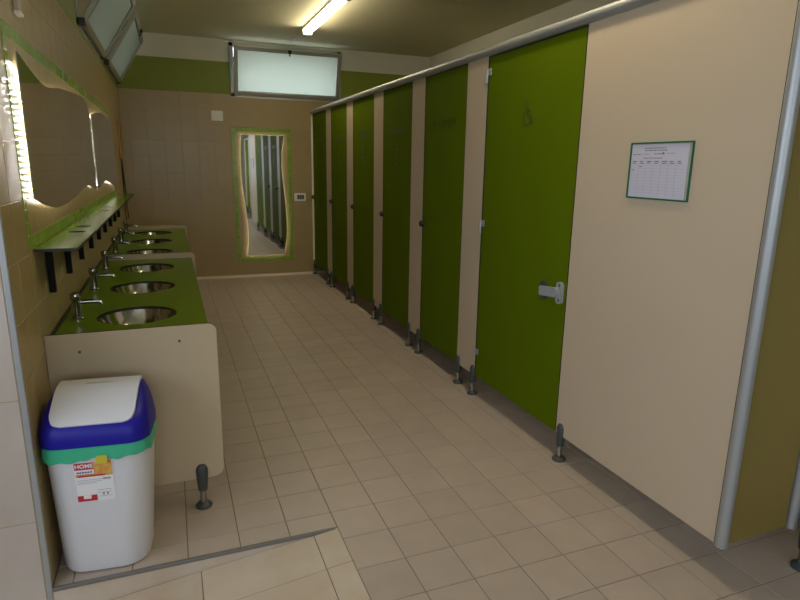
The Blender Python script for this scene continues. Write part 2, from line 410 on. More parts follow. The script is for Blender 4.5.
M['shade_dark'] = mat('dark added shade', (0.10, 0.08, 0.06), 0.7)
tag(MB().box(XL-3.2, XL-0.165, Y0+0.4, YB+1.0, 2.96, ZC+0.12).build('shade_slab', 'shade_dark'), 'unseen slab added to shade the basin wall windows', kind='structure')  # unseen slab added above the basin wall windows to darken their panes
M['ground'] = mat('outdoor paving', (0.58, 0.56, 0.50), 0.9, noise=0.3, nscale=0.5)
M['shade_green'] = mat('green added shade', (0.12, 0.17, 0.11), 0.9)
tag(MB().box(XL-3.6, XL-3.4, 2.5, 12, -0.62, 2.6).build('shade_wall', 'shade_green'), 'unseen wall added to shade the basin wall windows', kind='structure')  # unseen wall added to keep outdoor light off the same panes
tag(MB().box(-40, 40, -40, 45, -0.9, -0.62).build('ground', 'ground'), 'open ground outside the building', kind='structure')
# ------------------------------------------------------------------ windows (tilted inward, hinged below)
def hopper(name, width, height, tilt, label, big_hinge=True):
    """local: hinge line along X at origin, sash leans toward -Y by tilt, hole frame at y=0..; returns structure root"""
    root = bpy.data.objects.new(name, None); C.objects.link(root); tag(root, label, kind='structure')
    fm = MB(); w = width/2; t = 0.045
    for (a, b, c, d) in ((-w-t+0.01, -w+0.012, -0.035, height+0.03), (w-0.012, w+t-0.01, -0.035, height+0.03)): fm.box(a, b, -0.008, 0.05, c, d)
    fm.box(-w-t+0.01, w+t-0.01, -0.008, 0.05, -0.04, 0.012).box(-w-t+0.01, w+t-0.01, -0.008, 0.05, height-0.012, height+0.035)
    fm.build('window_frame', 'alu_frame', root)
    sash = MB(); q = 0.045; H = height; d0, d1 = -0.045, -0.012
    sash.box(-w, w, d0, d1, 0.0, q, None, 0.004).box(-w, w, d0, d1, H-q, H, None, 0.004)
    sash.box(-w, -w+q, d0, d1, q-0.004, H-q+0.004, None, 0.004).box(w-q, w, d0, d1, q-0.004, H-q+0.004, None, 0.004)
    so = sash.build('sash', 'alu_frame', root); so.rotation_euler = (tilt, 0, 0)
    MB().box(-w+q-0.006, w-q+0.006, -0.031, -0.026, q-0.006, H-q+0.006).build('pane', 'frost', so)
    g = MB()
    for (a, b, c, d) in ((-w+q-0.003, w-q+0.003, q-0.003, q+0.004), (-w+q-0.003, w-q+0.003, H-q-0.004, H-q+0.003), (-w+q-0.003, -w+q+0.004, q, H-q), (w-q-0.004, w-q+0.003, q, H-q)):
        g.box(a, b, -0.034, -0.0305, c, d)
    g.build('seal', 'wood_dark', so)
    MB().box(-0.022, 0.022, d0-0.02, d0, H-q+0.002, H-0.002, None, 0.004).box(-0.008, 0.008, d0-0.03, d0-0.015, H-q-0.03, H-0.01, None, 0.003).build('handle', 'black', so)
    for s in (-1, 1):
        # folding stay arm between frame and sash
        p0 = Vector((s*(w+0.008), 0.0, H*0.55)); p1 = Vector((s*(w-0.01), -math.sin(tilt)*H*0.8-0.03, math.cos(tilt)*H*0.8))
        MB().tube([p0, p1], 0.008, 6).build('stay_arm', 'alu', root)
        if big_hinge: MB().box(s*w-0.02, s*w+0.02, -0.05, -0.008, -0.03, 0.02, None, 0.004).build('hinge', 'black', root)
    return root
w1 = hopper('window_1', WB[1]-WB[0], WBZ[1]-WBZ[0], 0.30, 'frosted window tilted open on the far wall', False); w1.location = (sum(WB)/2, YB, WBZ[0])
for k, (a, b) in enumerate((WIN1, WIN2)):
    w = hopper('window_%d' % (k+2), b-a, WZ[1]-WZ[0]+0.04, 0.55, ['frosted window tilted open above the nearer mirror, cut by the top of the picture', 'frosted window tilted open above the far end of the basin wall'][k])
    w.location = (XL, (a+b)/2, WZ[0]); w.rotation_euler = (0, 0, math.pi/2)

# ------------------------------------------------------------------ cubicle front
ZB, ZTOP, TH = 0.143, 2.205, 0.014
E = [8.140, 7.394, 7.144, 6.469, 6.219, 5.528, 5.252, 4.57, 4.302, 3.62, 3.342, 2.42, 1.40]
foot_clip = MB(); foot_me = MB().lathe([(0.036, 0.0), (0.037, 0.008), (0.030, 0.016), (0.020, 0.022)], (0, 0, 0), 16).mesh('foot', 'grey_plastic', True)
cl = []
for k, (z, w, d) in enumerate(((0.085, 0.020, 0.020), (0.10, 0.022, 0.021), (0.15, 0.026, 0.021), (0.185, 0.027, 0.021), (0.203, 0.020, 0.016), (0.210, 0.010, 0.009))):
    cl.append([(d*math.cos(t), w*math.sin(t), z) for t in (2*math.pi*q/14 for q in range(14))])
foot_clip.rings(cl)
clip_me = foot_clip.mesh('clip', 'grey_plastic', True)
tube_me = MB().lathe([(0.0145, 0.012), (0.0145, 0.095)], (0, 0, 0), 12).mesh('tube', 'chrome', True)
def foot(parent, loc, rz=0):
    f = link('foot', foot_me, parent, loc); f.rotation_euler = (0, 0, rz); link('tube', tube_me, f); link('clip', clip_me, f)
def panel_x(mb, x, y0, y1, z0, z1, r=0.0, front='hpl_beige'):
    """upright laminate panel facing -x, black core edges"""
    mb.slab(rrect(y0, y1, z0, z1, r), [], lambda u, v, t: (t, u, v), x, x+TH, front, 'hpl_core')
pil_names = ['narrow beige cubicle post between the two doors nearest the far wall', 'beige cubicle post between the second and third doors from the far wall',
             'beige cubicle post between the third and fourth doors from the far wall', 'beige cubicle post between the fourth and fifth doors from the far wall',
             'wide beige cubicle post left of the accessible door with two feet']
for k in range(5):
    a, b = E[2*k+2], E[2*k+1]
    t = thing('cubicle_post', pil_names[k], 'partition', (XP, (a+b)/2, 0), 'beige posts between the cubicle doors')
    mb = MB(); panel_x(mb, 0, a-(a+b)/2+0.004, b-(a+b)/2-0.004, ZB, ZTOP); mb.build('panel', None, t)
    for s in (-1, 1): foot(t, (0.002, s*((b-a)/2-0.028), 0))
t = thing('cubicle_post', 'thin aluminium wall channel with grazing light painted pale between far wall and last green door', 'partition', (XP, YB-0.022, 0))
MB().box(-0.012, 0.03, -0.02, 0.02, ZB, ZTOP, None, 0.002).build('channel', 'plate_white', t); foot(t, (0.004, -0.017, 0))  # white colour stands in for grazing light on the aluminium
# wide end panel
t = thing('cubicle_end_panel', 'wide beige cubicle panel carrying the framed notice', 'partition', (XP, (E[11]+E[12])/2, 0))
c = (E[11]+E[12])/2
mb = MB(); panel_x(mb, 0, 1.4025-c, E[11]-c-0.004, ZB, ZTOP); mb.build('panel', None, t)
foot(t, (0.002, E[11]-c-0.045, 0))
# dividers between the cubicles, behind the posts
for k in range(5):
    yc = (E[2*k+1]+E[2*k+2])/2
    dv = MB(); dv.slab(rrect(XP+0.035, XR-0.004, ZB, 2.0, 0), [], lambda u, v, q: (u, yc+q, v), -TH/2, TH/2, 'hpl_beige', 'hpl_core')
    tag(dv.build('cubicle_divider'), 'beige divider hidden behind the cubicle post ' + ['nearest the far wall', 'second from the far wall', 'third from the far wall', 'fourth from the far wall', 'left of the accessible door'][k], 'partition', 'dividers inside the cubicle row')
# doors
door_labels = ['green cubicle door nearest the far wall, partly narrow in view', 'second green cubicle door from the far wall', 'third green cubicle door from the far wall',
               'fourth green cubicle door from the far wall', 'green cubicle door directly left of the accessible door', 'large green door with wheelchair symbol and grey lock']
def box_marks(mb, L, x):
    for (a, b, c, d) in L: mb.box(x-0.0012, x+0.001, a, b, c, d)
for k in range(6):
    a, b = E[2*k+1], E[2*k]
    t = thing('cubicle_door', door_labels[k], 'door', (XP, (a+b)/2, 0), 'green cubicle doors')
    hw = (b-a)/2-0.006
    mb = MB(); panel_x(mb, 0.002, -hw, hw, ZB+0.002, ZTOP-0.012, 0.0, 'hpl_green'); mb.build('door_panel', None, t)
    for s in (-1, 1): MB().box(0.0045, 0.014, min(s*(hw+0.0005), s*(hw+0.006)), max(s*(hw+0.0005), s*(hw+0.006)), ZB+0.002, ZTOP-0.012).build('gap_shade', 'hpl_core', t)  # black strips put in for the shade of the door gaps
    MB().box(0.0045, 0.014, -hw, hw, ZTOP-0.0115, ZTOP-0.002).build('gap_shade', 'hpl_core', t)
    if k < 5:
        kb = MB(); kb.tube([(-0.004, hw-0.012, 1.095), (-0.012, hw-0.012, 1.095), (-0.03, hw-0.012, 1.095), (-0.036, hw-0.012, 1.095)], [0.026, 0.026, 0.022, 0.014], 14)
        kb.build('knob', 'black', t, True)
        # darker lettering block and the column of small signs under it
        mk = MB(); x = 0.002
        yc = 0.0
        def row(y0, y1, z0, z1): mk.box(x-0.0012, x+0.001, y0, y1, z0, z1)
        for q in range(6):
            y = yc+0.155-q*0.062
            row(y-0.007, y+0.007, 1.805, 1.87); row(y-0.03, y+0.007, 1.86, 1.872); row(y-0.03, y+0.007, 1.832, 1.842)
        mk.build('lettering', 'mark', t)
        mk = MB()
        row(-0.012, 0.012, 1.72, 1.745); row(-0.006, 0.006, 1.66, 1.72); row(-0.03, 0.03, 1.668, 1.68)
        row(-0.028, -0.018, 1.585, 1.645); row(0.018, 0.028, 1.585, 1.645); row(-0.028, 0.028, 1.612, 1.622)
        row(-0.03, 0.03, 1.555, 1.566); row(-0.006, 0.006, 1.51, 1.56); row(-0.022, 0.022, 1.475, 1.485)
        mk.build('sign_column', 'mark', t)
    else:
        x = 0.002; yc = -0.012+ (2.895-(a+b)/2); z0 = 1.772
        mk = MB()
        def stroke(pts, w=0.012):
            for p, q in zip(pts, pts[1:]):
                d = Vector((q[0]-p[0], q[1]-p[1], 0)); n = Vector((-d.y, d.x, 0)).normalized()*w/2
                vs = [(p[0]+n.x, p[1]+n.y), (q[0]+n.x, q[1]+n.y), (q[0]-n.x, q[1]-n.y), (p[0]-n.x, p[1]-n.y)]
                mk.slab(vs, [], lambda u, v, tt: (x+tt, -u+yc, z0+v), -0.0012, 0.001)
        stroke([(-0.008+0.036*math.cos(math.radians(d)), 0.04+0.038*math.sin(math.radians(d))) for d in range(120, 352, 14)])
        stroke([(-0.012, 0.105), (-0.004, 0.052), (0.026, 0.052), (0.042, 0.012), (0.056, 0.016)], 0.014)
        stroke([(-0.008, 0.08), (0.024, 0.078)])
        mk.slab(circle(-0.014, 0.124, 0.015, 12), [], lambda u, v, tt: (x+tt, -u+yc, z0+v), -0.0012, 0.001)
        mk.build('wheelchair_symbol', 'mark', t)
        # lock: dark rose, grey turn bar, keep plate
        yl = 2.615-(a+b)/2; ye = 2.475-(a+b)/2; zc = 0.895
        lk = MB(); lk.slab(rrect(yl-0.028, yl+0.030, zc-0.052, zc+0.052, 0.027, 6), [], lambda u, v, tt: (tt, u, v), -0.008, 0.002)
        lo = lk.build('lock', 'grey_plastic', t)
        lk = MB(); lk.slab(rrect(ye-0.002, yl+0.015, zc-0.026, zc+0.026, [0.01, 0.024, 0.024, 0.01], 6), [], lambda u, v, tt: (tt, u, v+0.014*(yl-u)/0.14), -0.024, -0.006)
        lk.build('turn_bar', 'lock_grey', lo)
        zc += 0.014
        lk = MB(); lk.slab(rrect(ye-0.030, ye+0.022, zc-0.058, zc+0.058, 0.02, 5), [circle(ye-0.005, zc-0.04, 0.008, 10), circle(ye-0.005, zc+0.04, 0.008, 10)], lambda u, v, tt: (tt, u, v), -0.012, 0.002)
        lk.build('keep_plate', 'lock_grey', lo)
        for zz in (zc-0.04, zc+0.04):
            MB().tube([(-0.010, ye-0.005, zz), (-0.004, ye-0.005, zz)], 0.0085, 10).build('screw', 'black', lo)
        for zz in (2.09, 1.17, 0.30):
            hg = MB(); hg.tube([(-0.010, hw+0.004, zz-0.045), (-0.010, hw+0.004, zz+0.035)], 0.0085, 10)
            hg.box(-0.004, 0.001, hw+0.006, hw+0.03, zz-0.05, zz, None, 0.001).box(-0.004, 0.002, hw-0.03, hw+0.002, zz, zz+0.04, None, 0.001)
            hg.build('hinge', 'alu', t, True)
# head rail and corner posts
rl = MB(); prof = [(0.030*math.cos(a_)*0.9, 0.028*math.sin(a_)) for a_ in (2*math.pi*q/16 for q in range(16))]
rl.rings([[(XP+0.004+p, y, ZTOP+0.026+q) for p, q in prof] for y in (1.36, YB-0.001)])
tag(rl.build('head_rail', 'alu', smooth=True), 'long rounded aluminium rail along the top of the cubicle fronts', 'rail')
def post(x, y, label):
    p = MB().rings([[(x+0.023*math.cos(a_), y+0.023*math.sin(a_), z) for a_ in (2*math.pi*q/20 for q in range(20))] for z in (ZB-0.002, ZTOP+0.02)])
    return tag(p.build('corner_post', 'alu', smooth=True), label, 'post', 'aluminium cubicle corner posts')
post(XP+0.010, 1.379, 'rounded aluminium corner post at the near edge of the beige notice panel')
post(2.262, 1.372, 'aluminium corner post at the right edge of the picture')
XJ = 2.255
sp = MB(); sp.slab(rrect(XP+0.04, XJ-0.021, ZB, ZTOP, 0), [], lambda u, v, t: (u, 1.376+t, v), 0, TH, 'hpl_beige_dim', 'hpl_core')
tag(sp.build('cubicle_side_panel'), 'beige cubicle side panel with dim olive bounce painted in, right of the aluminium post', 'partition')
rl = MB(); rl.rings([[(x, 1.384+p, ZTOP+0.026+q) for p, q in prof] for x in (XP+0.01, XJ+0.02)])
rl.rings([[(XJ+0.004+p, y, ZTOP+0.026+q) for p, q in prof] for y in (YR+0.01, 1.38)])
tag(rl.build('head_rail', 'alu', smooth=True), 'aluminium top rail over the set back cubicles behind the end panel', 'rail')
JE = [1.335, 1.05, 0.35, 0.05, -0.65, -0.95, -1.65, -1.95, -2.65, -2.95]
jl = ['beige cubicle post at the right picture edge with one foot', 'beige set back cubicle post beside the viewer', 'beige set back cubicle post seen only in the far mirror',
      'second beige set back cubicle post seen only in the far mirror', 'last beige set back cubicle post seen only in the far mirror']
jd = ['green set back cubicle door right of the end panel', 'second green set back cubicle door, seen in the far mirror', 'third green set back cubicle door, seen in the far mirror', 'fourth green set back cubicle door, seen in the far mirror']
for k in range(5):
    b, a = JE[2*k], JE[2*k+1]
    t = thing('cubicle_post', jl[k], 'partition', (XJ, (a+b)/2, 0), 'beige posts of the set back cubicles')
    mb = MB(); panel_x(mb, 0, -(b-a)/2+0.004, (b-a)/2-0.004, ZB, ZTOP); mb.build('panel', None, t)
    for s in (-1, 1): foot(t, (0.002, s*((b-a)/2-0.03), 0))
    if k < 4:
        b, a = JE[2*k+1], JE[2*k+2]
        t = thing('cubicle_door', jd[k], 'door', (XJ, (a+b)/2, 0), 'green doors of the set back cubicles')
        mb = MB(); panel_x(mb, 0.002, -(b-a)/2+0.006, (b-a)/2-0.006, ZB+0.002, ZTOP-0.012, 0, 'hpl_green'); mb.build('door_panel', None, t)
        kb = MB(); kb.tube([(-0.004, (b-a)/2-0.02, 1.095), (-0.03, (b-a)/2-0.02, 1.095), (-0.036, (b-a)/2-0.02, 1.095)], [0.026, 0.022, 0.014], 14); kb.build('knob', 'black', t, True)

# ------------------------------------------------------------------ framed notice
t = thing('framed_notice', 'white printed timetable in a thin green frame on the beige panel', 'notice', (XP, 1.892, 1.541))
X = -0.001
def quad(mb, y0, y1, z0, z1, d0, d1): mb.box(X-d1, X-d0, y0, y1, z0, z1)
hw, hh, fw = 0.166, 0.116, 0.006
fr = MB()
fr.slab(rrect(-hw, hw, -hh, hh, 0.004, 2), [rrect(-hw+fw, hw-fw, -hh+fw, hh-fw, 0.002, 2)], lambda u, v, tt: (X-tt, u, v), 0.0, 0.006); fr.build('frame', 'frame_green', t)
quad(b := MB(), -hw+0.004, hw-0.004, -hh+0.004, hh-0.004, 0, 0.0015); b.build('backing', 'plastic_sleeve', t)
pp = MB(); quad(pp, -hw+0.022, hw-0.007, -hh+0.007, hh-0.009, 0.0015, 0.0025); pp = pp.build('paper', 'paper', t)
ink = MB(); pal = MB()
L = hw-0.007
def words(mb, y, z, n, wlen, h):          # rows of tiny word bars, reading right along -y
    for _ in range(n):
        w = wlen*random.uniform(0.6, 1.3); mb.box(X-0.0029, X-0.0024, y-w, y, z-h/2, z+h/2); y -= w+0.003
    return y
words(ink, 0.085, 0.092, 9, 0.012, 0.0035); words(ink, 0.085, 0.083, 9, 0.012, 0.0035)
words(ink, 0.148, 0.067, 4, 0.010, 0.003); words(pal, 0.09, 0.068, 3, 0.012, 0.003); words(ink, 0.03, 0.069, 3, 0.013, 0.0035); words(pal, -0.035, 0.07, 3, 0.012, 0.003)
ink.box(X-0.0029, X-0.0024, -0.022, -0.013, 0.066, 0.075)
words(ink, 0.088, 0.052, 8, 0.012, 0.0032)
for q in range(7):
    y = 0.147-q*0.0405; words(ink, y, 0.038, 1, 0.022, 0.004); words(ink, y, 0.031, 1, 0.02, 0.003)
    pal.box(X-0.0029, X-0.0024, y+0.0055, y+0.0062, -0.10, 0.042)
for q in range(10): pal.box(X-0.0029, X-0.0024, -0.137, 0.153, 0.022-q*0.0125, 0.0226-q*0.0125)
words(ink, 0.107, 0.017, 1, 0.013, 0.003); words(ink, 0.146, 0.003, 1, 0.013, 0.004)
ink.build('printed_text', 'ink', pp)['kind'] = 'stuff'; pal.build('table_lines', 'ink_pale', pp)['kind'] = 'stuff'

# ------------------------------------------------------------------ basin counters
CZ = 0.83; CF = 0.122; PT = 0.012
units = [((2.566, 4.72), (2.97, 3.655, 4.34)), ((4.734, 6.86), (5.12, 5.80, 6.48))]
SX, SR = -0.183, 0.176
ulabel = ['green worktop with three round basins on the nearer beige end panel', 'green worktop with three round basins nearer the far wall']
ord_ = ['nearest the bin', 'second from the bin', 'third from the bin, before the dividing panel', 'just beyond the dividing panel', 'second nearest the far wall', 'nearest the far wall']
bowl = MB()
prof = [(SR+0.004, -0.012), (SR, -0.014), (SR-0.006, -0.035), (SR-0.02, -0.075), (SR-0.05, -0.115), (SR-0.10, -0.138), (0.03, -0.145)]
bowl.lathe(prof, (0, 0, 0), 40, None, False, False)
bowl.lathe([(0.03, -0.145), (0.03, -0.155)], (0, 0, 0), 40, None, False, True)
bowl.lathe([(SR+0.016, -0.0125), (SR+0.016, -0.0165), (SR-0.004, -0.05), (SR-0.045, -0.12), (0.04, -0.16)], (0, 0, 0), 40, None, False, True)
bowl_me = bowl.mesh('bowl', 'steel', True)
drain_me = MB().lathe([(0.028, -0.1485), (0.028, -0.143), (0.022, -0.1405), (0.004, -0.1405)], (0, 0, 0), 20).mesh('drain', 'chrome', True)
# tap pieces
tb = MB().lathe([(0.026, 0.0), (0.026, 0.006), (0.021, 0.010), (0.0195, 0.02), (0.0195, 0.088), (0.021, 0.092)], (0, 0, 0), 20)
tap_body = tb.mesh('body', 'chrome', True)
tap_spout = MB().tube([(0.012, 0, 0.080), (0.05, 0, 0.081), (0.095, 0, 0.080), (0.103, 0, 0.075), (0.106, 0, 0.066)], [0.0105, 0.010, 0.0095, 0.0095, 0.0095], 14).mesh('spout', 'chrome', True)
tap_knob = MB().lathe([(0.0205, 0.092), (0.0235, 0.096), (0.0235, 0.116), (0.020, 0.124), (0.010, 0.127)], (0, 0, 0), 20).mesh('push_button', 'chrome', True)
n = 0
for k, ((ya, yb_), sy) in enumerate(units):
    t = thing('basin_counter', ulabel[k], 'counter', (XL, ya, 0), 'green basin counters')
    o = Vector((XL, ya, 0))
    wt = MB()
    wt.slab(rrect(XL+0.002-o.x, CF-o.x, ya+PT-o.y, yb_-PT-o.y if k else yb_-o.y-0.001, 0), [circle(SX-o.x, s-o.y, SR) for s in sy], lambda u, v, q: (u, v, q), CZ-0.012, CZ, 'hpl_top', 'hpl_core')
    wt.build('worktop', None, t)
    MB().box(XL+0.002-o.x, XL+0.012-o.x, ya+PT-o.y, yb_-PT-o.y, CZ, CZ+0.012).build('wall_edge', 'hpl_core', t)
    MB().box(CF-0.03-o.x, CF-0.016-o.x, ya+PT-o.y, yb_-PT-o.y, CZ-0.20, CZ-0.012).build('apron', 'hpl_green', t)
    ends = [ya] + ([yb_-PT] if k else [])
    for e in ends:
        ep = MB(); ep.slab(rrect(0.002, 0.653, 0.140, 0.868, [0.035, 0.0, 0.05, 0.045], 6), [], lambda u, v, q: (u, q+e-o.y, v), 0, PT, 'hpl_end', 'hpl_core')
        ep = ep.build('end_panel', None, t)
        foot(t, (0.555, e-o.y-0.002 if e == ya else e-o.y+PT, 0), math.pi/2)
    if k == 0:
        for (px, pz) in ((0.12, 0.79), (0.50, 0.80)): MB().tube([(px, -0.0015, pz), (px, 0.002, pz)], 0.006, 10).build('screw', 'grey_plastic', t)
    for s in sy:
        b = thing('wash_basin', 'round stainless steel basin ' + ord_[n], 'basin', (SX, s, CZ), 'round steel basins')
        link('bowl', bowl_me, b); link('drain', drain_me, b)
        p = thing('tap', 'chrome push tap behind the basin ' + ord_[n], 'tap', (-0.437, s, CZ), 'chrome push taps')
        link('body', tap_body, p); link('spout', tap_spout, p); link('push_button', tap_knob, p)
        n += 1

# ------------------------------------------------------------------ shelf with brackets
SZ = 1.212
t = thing('wall_shelf', 'long green wall shelf with round holes and black brackets under the mirrors', 'shelf', (XL, 2.58, SZ))
sh = MB(); hs = [circle(0.075, y-2.58, 0.038, 24) for y in (3.175, 3.434, 4.51, 4.85)]
sh.slab(rrect(0.001, 0.152, 0, 4.22, 0), hs, lambda u, v, q: (u, v, q), -0.012, 0, 'hpl_shelf', 'hpl_core'); sh.build('board', None, t)
bk = MB().box(0.001, 0.026, -0.013, 0.013, -0.215, -0.012, None, 0.003).box(0.024, 0.12, -0.013, 0.013, -0.024, -0.012, None, 0.002)
bkm = bk.mesh('bracket', 'bracket')
for q in range(9): link('bracket', bkm, t, (0, 0.22+q*0.46, 0))

# ------------------------------------------------------------------ left mirrors
D = 0.025
def wavy_mirror(name, y0, y1, top, bot, label):
    t = thing(name, label, 'mirror', (XL, y0, 0))
    N = 48; ys = [(y1-y0)*i/N for i in range(N+1)]
    poly = [(y, spline(bot, y)) for y in ys] + [(y, spline(top, y)) for y in reversed(ys)]
    g = MB(); g.slab(poly, [], lambda u, v, q: (q, u, v), D-0.005, D, 'mirror', 'mirror_edge'); g.build('glass', None, t)
    MB().box(0.001, D-0.005, 0.16, y1-y0-0.16, 1.50, 1.78).build('backing', 'mirror_edge', t)
    return t
def led_column(t, y, z0, z1, step, x=0.0150, size=0.004, m='led'):
    st = MB().box(x+0.004, x+0.005, y-0.005, y+0.005, z0-0.01, z1+0.01).build('led_strip', 'plate_white', t)
    mb = MB(); z = z0
    while z <= z1: mb.box(x, x+0.004, y-size, y+size, z-size, z+size); z += step
    o = mb.build('led_diodes', m, st); o['kind'] = 'stuff'
def led_row(t, y0, y1, zf, x=0.012, m='led_soft'):
    mb = MB(); n = 40
    for i in range(n):
        a, b = y0+(y1-y0)*i/n, y0+(y1-y0)*(i+1)/n
        za, zb = zf(a), zf(b)
        vs = [(x, a, za-0.003), (x, b, zb-0.003), (x, b, zb+0.003), (x, a, za+0.003)]
        vs += [(x+0.006, p[1], p[2]) for p in vs]
        mb.add(vs, [(0,1,2,3),(4,7,6,5),(0,4,5,1),(2,6,7,3),(0,3,7,4),(1,5,6,2)])
    mb.build('led_tape', m, t)
T1 = [(0, 1.929), (0.2, 1.893), (0.49, 1.863), (0.91, 1.898), (1.68, 1.936), (1.92, 1.92), (2.08, 1.871)]
B1 = [(0, 1.402), (0.22, 1.362), (0.51, 1.335), (1.02, 1.350), (1.56, 1.391), (1.81, 1.380), (2.08, 1.343)]
T2 = [(0, 1.862), (0.36, 1.90), (0.8, 1.925), (1.2, 1.915), (1.58, 1.872), (1.70, 1.855)]
B2 = [(0, 1.343), (0.3, 1.372), (0.6, 1.386), (0.9, 1.365), (1.3, 1.325), (1.70, 1.31)]
ma = wavy_mirror('wavy_mirror', 2.60, 4.68, T1, B1, 'wide wavy edged backlit mirror on the left wall, nearer the bin')
mb_ = wavy_mirror('wavy_mirror', 4.80, 6.50, T2, B2, 'wavy edged backlit mirror on the left wall, nearer the far wall')
led_column(ma, 0.085, 1.43, 1.85, 0.024); led_column(ma, 2.0, 1.42, 1.84, 0.03)
led_column(mb_, 0.06, 1.38, 1.83, 0.03)
led_row(ma, 0.05, 2.0, lambda y: spline(B1, y)+0.022); led_row(ma, 0.05, 2.0, lambda y: spline(T1, y)-0.022)
led_row(mb_, 0.05, 1.65, lambda y: spline(B2, y)+0.022); led_row(mb_, 0.05, 1.65, lambda y: spline(T2, y)-0.022)
# mosaic border
bd = thing('mosaic_border', 'green glass mosaic border framing the two mirrors on the left wall', 'border', (XL, 2.515, 1.215))
pitch = 0.0505; ny_ = 79; nz = 16
me = tile_mesh('x', pitch-0.003, pitch-0.003, 'mosaic', 0.002, 0.0007, 'mosaic_tile')
for i in range(ny_):
    for zz in (0, nz-1): link('mosaic_tile', me, bd, (0.0022, (i+0.5)*pitch, (zz+0.5)*pitch))
for j in range(1, nz-1):
    for yy in (0, ny_-1): link('mosaic_tile', me, bd, (0.0022, (yy+0.5)*pitch, (j+0.5)*pitch))

# ------------------------------------------------------------------ far mirror
t = thing('tall_mirror', 'tall wavy sided backlit mirror on the far wall', 'mirror', (1.19, YB, 0))
LK = [(0.302, -0.242), (0.5, -0.238), (0.72, -0.240), (0.95, -0.252), (1.25, -0.268), (1.55, -0.276), (1.75, -0.272), (1.903, -0.255)]
RK = [(0.302, 0.262), (0.5, 0.30), (0.72, 0.305), (0.95, 0.296), (1.25, 0.266), (1.55, 0.254), (1.75, 0.262), (1.903, 0.300)]
LK = [(0.302, -0.245), (0.55, -0.222), (0.8, -0.232), (1.05, -0.258), (1.35, -0.283), (1.65, -0.285), (1.903, -0.268)]
RK = [(0.302, 0.252), (0.55, 0.292), (0.8, 0.300), (1.05, 0.285), (1.35, 0.258), (1.65, 0.250), (1.903, 0.292)]
zs = [0.302+1.601*i/40 for i in range(41)]
poly = [(spline(LK, z), z) for z in zs] + [(spline(RK, z), z) for z in reversed(zs)]
g = MB(); g.slab(poly, [], lambda u, v, q: (u, -q, v), 0.025, 0.031, 'mirror', 'mirror_edge'); g.build('glass', None, t)
MB().box(-0.17, 0.17, -0.025, -0.001, 0.42, 1.78).build('backing', 'mirror_edge', t)
for K, s in ((LK, 1), (RK, -1)):
    mbx = MB()
    for a, b in zip(zs, zs[1:]):
        xa, xb = spline(K, a)+s*0.022, spline(K, b)+s*0.022
        vs = [(xa-0.004, -0.014, a), (xa+0.004, -0.014, a), (xb+0.004, -0.014, b), (xb-0.004, -0.014, b)]
        vs += [(p[0], -0.020, p[2]) for p in vs]
        mbx.add(vs, [(0,1,2,3),(4,7,6,5),(0,4,5,1),(2,6,7,3),(0,3,7,4),(1,5,6,2)])
    mbx.build('led_tape', 'led_soft', t)
for z in (0.325, 1.88): MB().box(-0.2, 0.2, -0.020, -0.014, z-0.004, z+0.004).build('led_tape', 'led_soft', t)
bd = thing('mosaic_border', 'green mosaic border framing the tall mirror on the far wall', 'border', (0.805, YB, 0.213))
nx, nz = 15, 34; px, pz = 0.775/nx, 1.78/nz
mo = tile_mesh('-y', px-0.003, pz-0.003, 'mosaic', 0.002, 0.0007, 'mosaic_tile')
for i in range(nx):
    for j in (0, nz-1): link('mosaic_tile', mo, bd, ((i+0.5)*px, -0.0022, (j+0.5)*pz))
for j in range(1, nz-1):
    for i in (0, nx-1): link('mosaic_tile', mo, bd, ((i+0.5)*px, -0.0022, (j+0.5)*pz))

# ------------------------------------------------------------------ plates on the far wall
t = thing('cover_plate', 'blank grey square cover plate high on the far wall', 'plate', (0.637, YB, 2.13))
MB().slab(rrect(-0.072, 0.072, -0.062, 0.062, 0.01, 4), [], lambda u, v, q: (u, -q, v), 0, 0.010).build('plate', 'plate_grey', t)
for s in (-1, 1): MB().tube([(s*0.055, -0.012, 0), (s*0.055, -0.008, 0)], 0.005, 8).build('screw', 'lock_grey', t)
t = thing('wall_switch', 'white wall switch with grey rockers right of the tall mirror', 'switch', (1.69, YB, 1.09))
MB().slab(rrect(-0.08, 0.08, -0.055, 0.055, 0.01, 4), [], lambda u, v, q: (u, -q, v), 0, 0.010).build('plate', 'plate_white', t)
for q in range(3): MB().box(-0.042+q*0.033, -0.012+q*0.033, -0.014, -0.009, -0.03, 0.03, None, 0.002).build('rocker', 'plate_dark', t)

# ------------------------------------------------------------------ cables in the back left corner
t = thing('cable_conduit', 'ochre conduit with two thin dark cables on the left wall near the corner', 'conduit', (XL, 7.6, 0.85))
MB().box(0.001, 0.022, -0.04, 0.04, 0.72, 1.16, None, 0.004).build('conduit', 'ochre', t)
MB().tube([(0.012, -0.03, 0.72), (0.012, -0.05, 0.4), (0.014, -0.10, 0.0)], 0.006, 8).build('cable', 'black', t)
MB().tube([(0.014, 0.03, 0.72), (0.016, 0.10, 0.4), (0.02, 0.20, 0.02)], 0.006, 8).build('cable', 'black', t)

t = thing('cable_trunking', 'pale vertical cable trunking above the near end of the first mirror', 'trunking', (XL, 2.79, 2.085))
MB().box(0.001, 0.02, -0.03, 0.03, 0.008, ZC-2.087, None, 0.003).build('cover', 'trunk', t)
MB().box(0.001, 0.023, -0.033, 0.033, 0.0, 0.012, None, 0.002).build('end_cap', 'plate_white', t)
